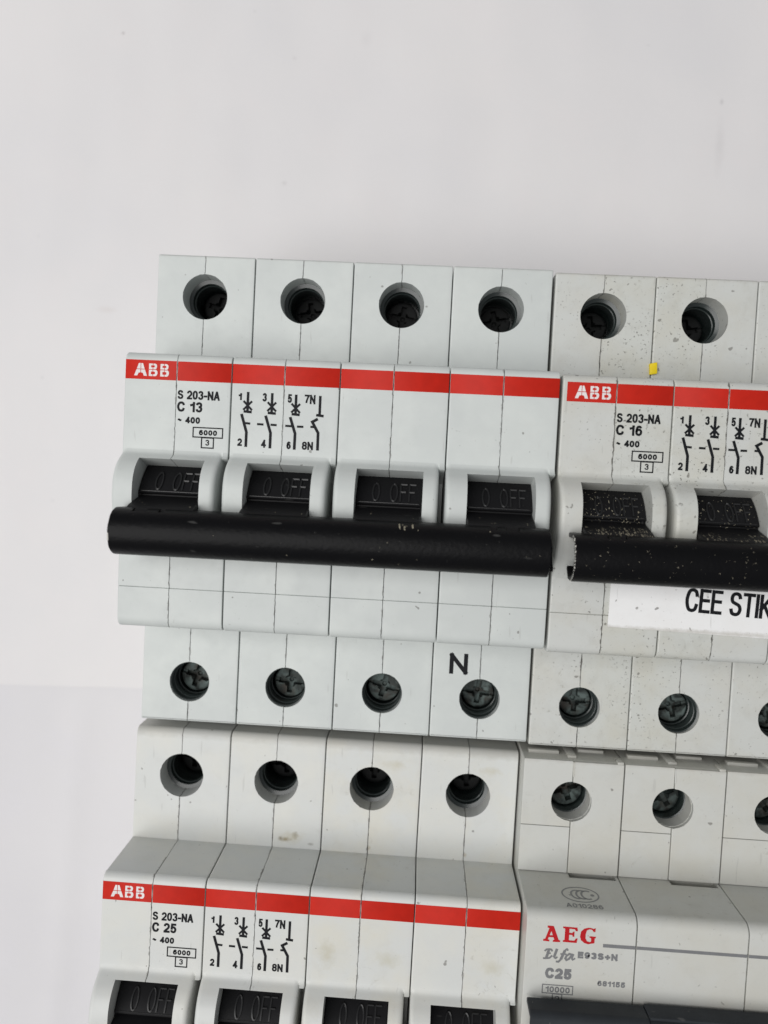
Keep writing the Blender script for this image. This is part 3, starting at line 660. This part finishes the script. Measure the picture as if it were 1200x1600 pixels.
# ------------------------------------------------------------------ AEG-type breaker (aged grey, slate bar)
DS, DN = 47.57, 60.6
dprof = [(0, 1.0), (0, 46.9), (-.1, 47.0), (-19.85, 47.0), (-19.95, 47.4), (-20.02, 58.9)] + arc(-21.75, 58.85, 1.75, 2, 90, 8) + [(-41.8, DN)] + arc(-42, 58.6, 2, 90, 178, 6) + [(-64.0, 58.4), (-64.6, 47.0), (-84.6, 47.0), (-84.7, 1.0)]
dprof = [(0, 1.0), (0, 46.9), (-.1, 47.0), (-19.85, 47.0), (-19.95, 47.4), (-20.02, 58.9)] + arc(-21.75, 58.85, 1.75, 2, 90, 8) + [(-62.8, DN)] + arc(-62.9, 58.9, 1.7, 90, 178, 6) + [(-64.7, 47.0), (-84.6, 47.0), (-84.7, 1.0)]
DP = resample(dprof, .8); DNn = normals2(DP)
def dring(x, inset): return [(x + (.03 * noise.noise(Vector((y, x, z * .1)))), y + a * inset, z + b * inset) for (y, z), (a, b) in zip(DP, DNn)]
HD1, HD2 = (8.6, -7.13), (8.6, -77)
def slab(x0, x1, y0, y1, z0, z1, b=.16, cutters=()):
    me = box_me(x0, x1, y0, y1, z0, z1, b=b)
    return cut(me, [c() for c in cutters]) if cutters else weighted(me)
hole = lambda: rough_cyl(HD1, 3.48, 25, 60)
hole2 = lambda: rough_cyl(HD2, 3.48, 25, 60)
ME['d_body'] = cut(to_mesh('d', loft([dring(.07, .18), dring(.12, .05), dring(.22, 0), dring(8.7, 0), dring(17.28, 0), dring(17.38, .05), dring(17.43, .18)])),
    [rough_cyl(HD1, 3.42, 25, 60), rough_cyl(HD2, 3.42, 25, 60), box_me(8.85, 16.95, -21.0, -19.5, 46.2, 49.0), box_me(3.6, 14, -50, -37.2, 50, 70)])
ME['d_cov1'] = slab(.1, 8.62, -11.68, -.02, 45.5, 47.6, .14, (hole,))
ME['d_cov2'] = slab(.1, 8.62, -19.85, -11.74, 45.5, 47.62, .1)
ME['d_cov3'] = slab(8.72, 17.36, -19.8, -.05, 45.5, 47.82, .17, (hole,))
ME['d_low'] = slab(.1, 17.36, -84.5, -64.8, 45.5, 47.6, .14, (hole2,))
ME['d_slv'] = sleeve((0, 0), [(3.41, 43.9), (3.2, 43.8), (3.2, 31), (.05, 30.9)])
ME['d_rib'] = box_me(-.12, .12, -2.7, -.1, 47.62, 47.9, b=.05)
ME['d_tog'] = box_me(3.9, 13.7, -49.5, -37.5, 52, 64, b=.8)
def d_tabs_me():
    bm = bmesh.new()
    box_bm(bm, 1.2, 6.6, -.2, .55, 43.0, 44.4, .12); box_bm(bm, 10.3, 14.9, -.2, .45, 41.0, 42.6, .12)
    box_bm(bm, 16.2, 17.3, -.9, .35, 45.2, 47.7, .12); box_bm(bm, 7.9, 9.4, -.2, .4, 38, 46, .1)
    return to_mesh('tabs', bm, 30)
ME['d_tabs'] = d_tabs_me()
Dt = thing('circuit_breaker', 'aged grey breaker with red AEG lettering, grey C25 marking and slate grey handle bar', 'circuit breaker', (69.18, -85.32, 0), (0, 0, -.0038))
for i in range(4):
    x = 17.5 * i
    h = link('pole_housing', ME['d_body'], M['aeg'], Dt, (x, 0, 0))
    for k in ('d_cov1', 'd_cov2', 'd_cov3', 'd_low'): link('terminal_cover', ME[k], M['aeg'], h)
    link('side_tabs', ME['d_tabs'], M['aeg'], h)
    link('seam_rib', ME['d_rib'], M['aeg'], h, (8.66, 0, 0), (0, 0, .03))
    for c in (HD1, HD2):
        sl = link('terminal_sleeve', ME['d_slv'], M['sleeve'], Dt, (x + c[0], c[1], 0))
        link('terminal_screw', ME['screw'], M['steel'], sl, (0, 0, 41.6), (0, 0, .35 + .2 * i)).scale = (1.06, 1.06, 1.06)
    link('toggle', ME['d_tog'], M['slate'], Dt, (x, 0, 0))
def dbar(P, x0, x1):
    N = normals2(P)
    rg = lambda x, i: [(x, y + a * i, z + b * i) for (y, z), (a, b) in zip(P, N)]
    return to_mesh('db', loft([rg(x0, .15), rg(x0 + .12, 0), rg(x1 - .12, 0), rg(x1, .15)]), 28)
P1 = [(-33.4, 61.6), (-33.2, 64.6)] + arc(-34.6, 64.7, 1.4, 5, 70, 4) + [(-35.6, 66.2), (-39, 66.5), (-42.6, 66.4), (-44.2, 65.4), (-44.8, 63.4), (-44.8, 61.6)]
pl = dbar(P1, .6, 18.9)
pl = cut(pl, [box_me(-1, 2.4, -44.2, -34.0, 60, 65.5)])
bD = link('handle_bar', pl, M['slate'], Dt)
P2 = [(-33.2, 61.4), (-33.0, 64.3), (-33.15, 64.75), (-33.5, 64.8), (-33.6, 65.2)]
yy = -33.75
zt = 65.6
while yy > -44:
    P2 += [(yy, zt + .22), (yy - .75, zt + .34), (yy - .9, zt - .02), (yy - 1.1, zt - .02)]; yy -= 1.25; zt += .22 if yy > -37 else -.02
P2 += [(-44.9, 64), (-45, 61.4)]
link('ribbed_grip', dbar(P2, 18.95, 69.9), M['slate'], bD)
dust(bD, 40, lambda r: (r.uniform(0, 40), r.uniform(-39, -34.8)), .07, 77, lambda x, y: (66.25 if x > 17.7 else 66.1) + .3 * min(1, max(0, (-34.8 - y) / 4)))
DZ = DN + .02
aeg = poly_me(AEGP, DZ)
# open the counter of the A by cutting
def letters():
    bm = bmesh.new()
    a = AEGP[0]; 
    def face(P): bm.faces.new([bm.verts.new((x, y, 0)) for x, y in P])
    for P in AEGP: face(P)
    r = bmesh.ops.extrude_face_region(bm, geom=list(bm.faces))
    for v in r['geom']:
        if isinstance(v, bmesh.types.BMVert): v.co.z += .02
    me = to_mesh('l', bm, 30)
    bm = bmesh.new(); bm.faces.new([bm.verts.new((x, y, -1)) for x, y in AEGH]); r = bmesh.ops.extrude_face_region(bm, geom=list(bm.faces))
    for v in r['geom']:
        if isinstance(v, bmesh.types.BMVert): v.co.z += 2
    return cut(me, [to_mesh('h', bm)])
lm = letters(); lm.transform(Matrix.Translation((0, 0, DN + .004)))
link('maker_lettering', lm, M['ink_red'], Dt)
link('series_script', strokes_me([(a_ * 1.3, b_) for a_, b_ in ELFA], DZ), M['ink_grey'], Dt)
link('type_marking', text_me('E93S+N', 8.4, -27.12, 14.67, -26.03, DZ, .33), M['ink_grey'], Dt)
link('rating_marking', text_me('C25', 3.42, -30.75, 7.62, -29.0, DZ, .49), M['ink_grey'], Dt)
link('number_marking', text_me('681155', 11.77, -31.38, 16.14, -30.5, DZ, .23), M['ink_grey'], Dt)
f = link('capacity_frame', strokes_me(frame_strokes(3.15, -33.15, 7.95, -31.78, .16) + frame_strokes(4.8, -34.9, 6.3, -33.22, .16), DZ), M['ink_grey'], Dt)
link('capacity_marking', text_me('10000', 3.66, -32.98, 7.5, -32.02, DZ, .21), M['ink_grey'], f)
link('class_marking', text_me('3', 5.15, -34.75, 5.95, -33.5, DZ, .17), M['ink_grey'], f)
link('grey_rule', strokes_me([(.56, [(12.27, -24.78), (17.42, -24.76)]), (.52, [(17.6, -24.76), (34.92, -24.76)]), (.52, [(35.08, -24.76), (52.4, -24.76)])], DZ), M['ink_grey'], Dt)
# certification mark and number printed on the upper wall of the nose (plane facing +y)
def wall_print(me2d, yoff=.03):
    for v in me2d.vertices:
        x, z = v.co.x, v.co.y; v.co = (x, -19.95 - (z - 47.4) * .0061 + yoff, z)
    return me2d
S = []
def ell(cx, cz, rx_, rz_, a0=0, a1=360, k=36, wd=.2): return (wd, [(cx + rx_ * math.cos(math.radians(a0 + (a1 - a0) * i / k)), cz + rz_ * math.sin(math.radians(a0 + (a1 - a0) * i / k))) for i in range(k + 1)])
cx, cz = 9.6, 54.5
S.append(ell(cx, cz, 3.0, 2.3, wd=.26))
for k in range(3): S.append(ell(cx - .55 + .85 * k, cz, .95, 1.3, 55, 305, 16, .34))
S.append(ell(cx + 2.0, cz, .2, .2, wd=.3, k=8))
def flipz(S): return [(w_, [(x, y) for x, y in p]) for w_, p in S]
bm = bmesh.new()
for i, (wd, P) in enumerate(S): ribbon(bm, P, wd, 0)
cm = wall_print(to_mesh('ccc', bm, recalc=False), .03)
# seen from the front the wall runs downwards in z, so mirror in z about the mark's centre is not needed for the round mark
link('certification_mark', cm, M['ink_pale'], Dt)
tm = text_me('A010286', 6.65, 57.4, 12.6, 58.6, 0, .21)
for v in tm.vertices: v.co.y = 116.0 - v.co.y            # letters stand on the nose edge side
link('certificate_number', wall_print(tm, .035), M['ink_pale'], Dt)
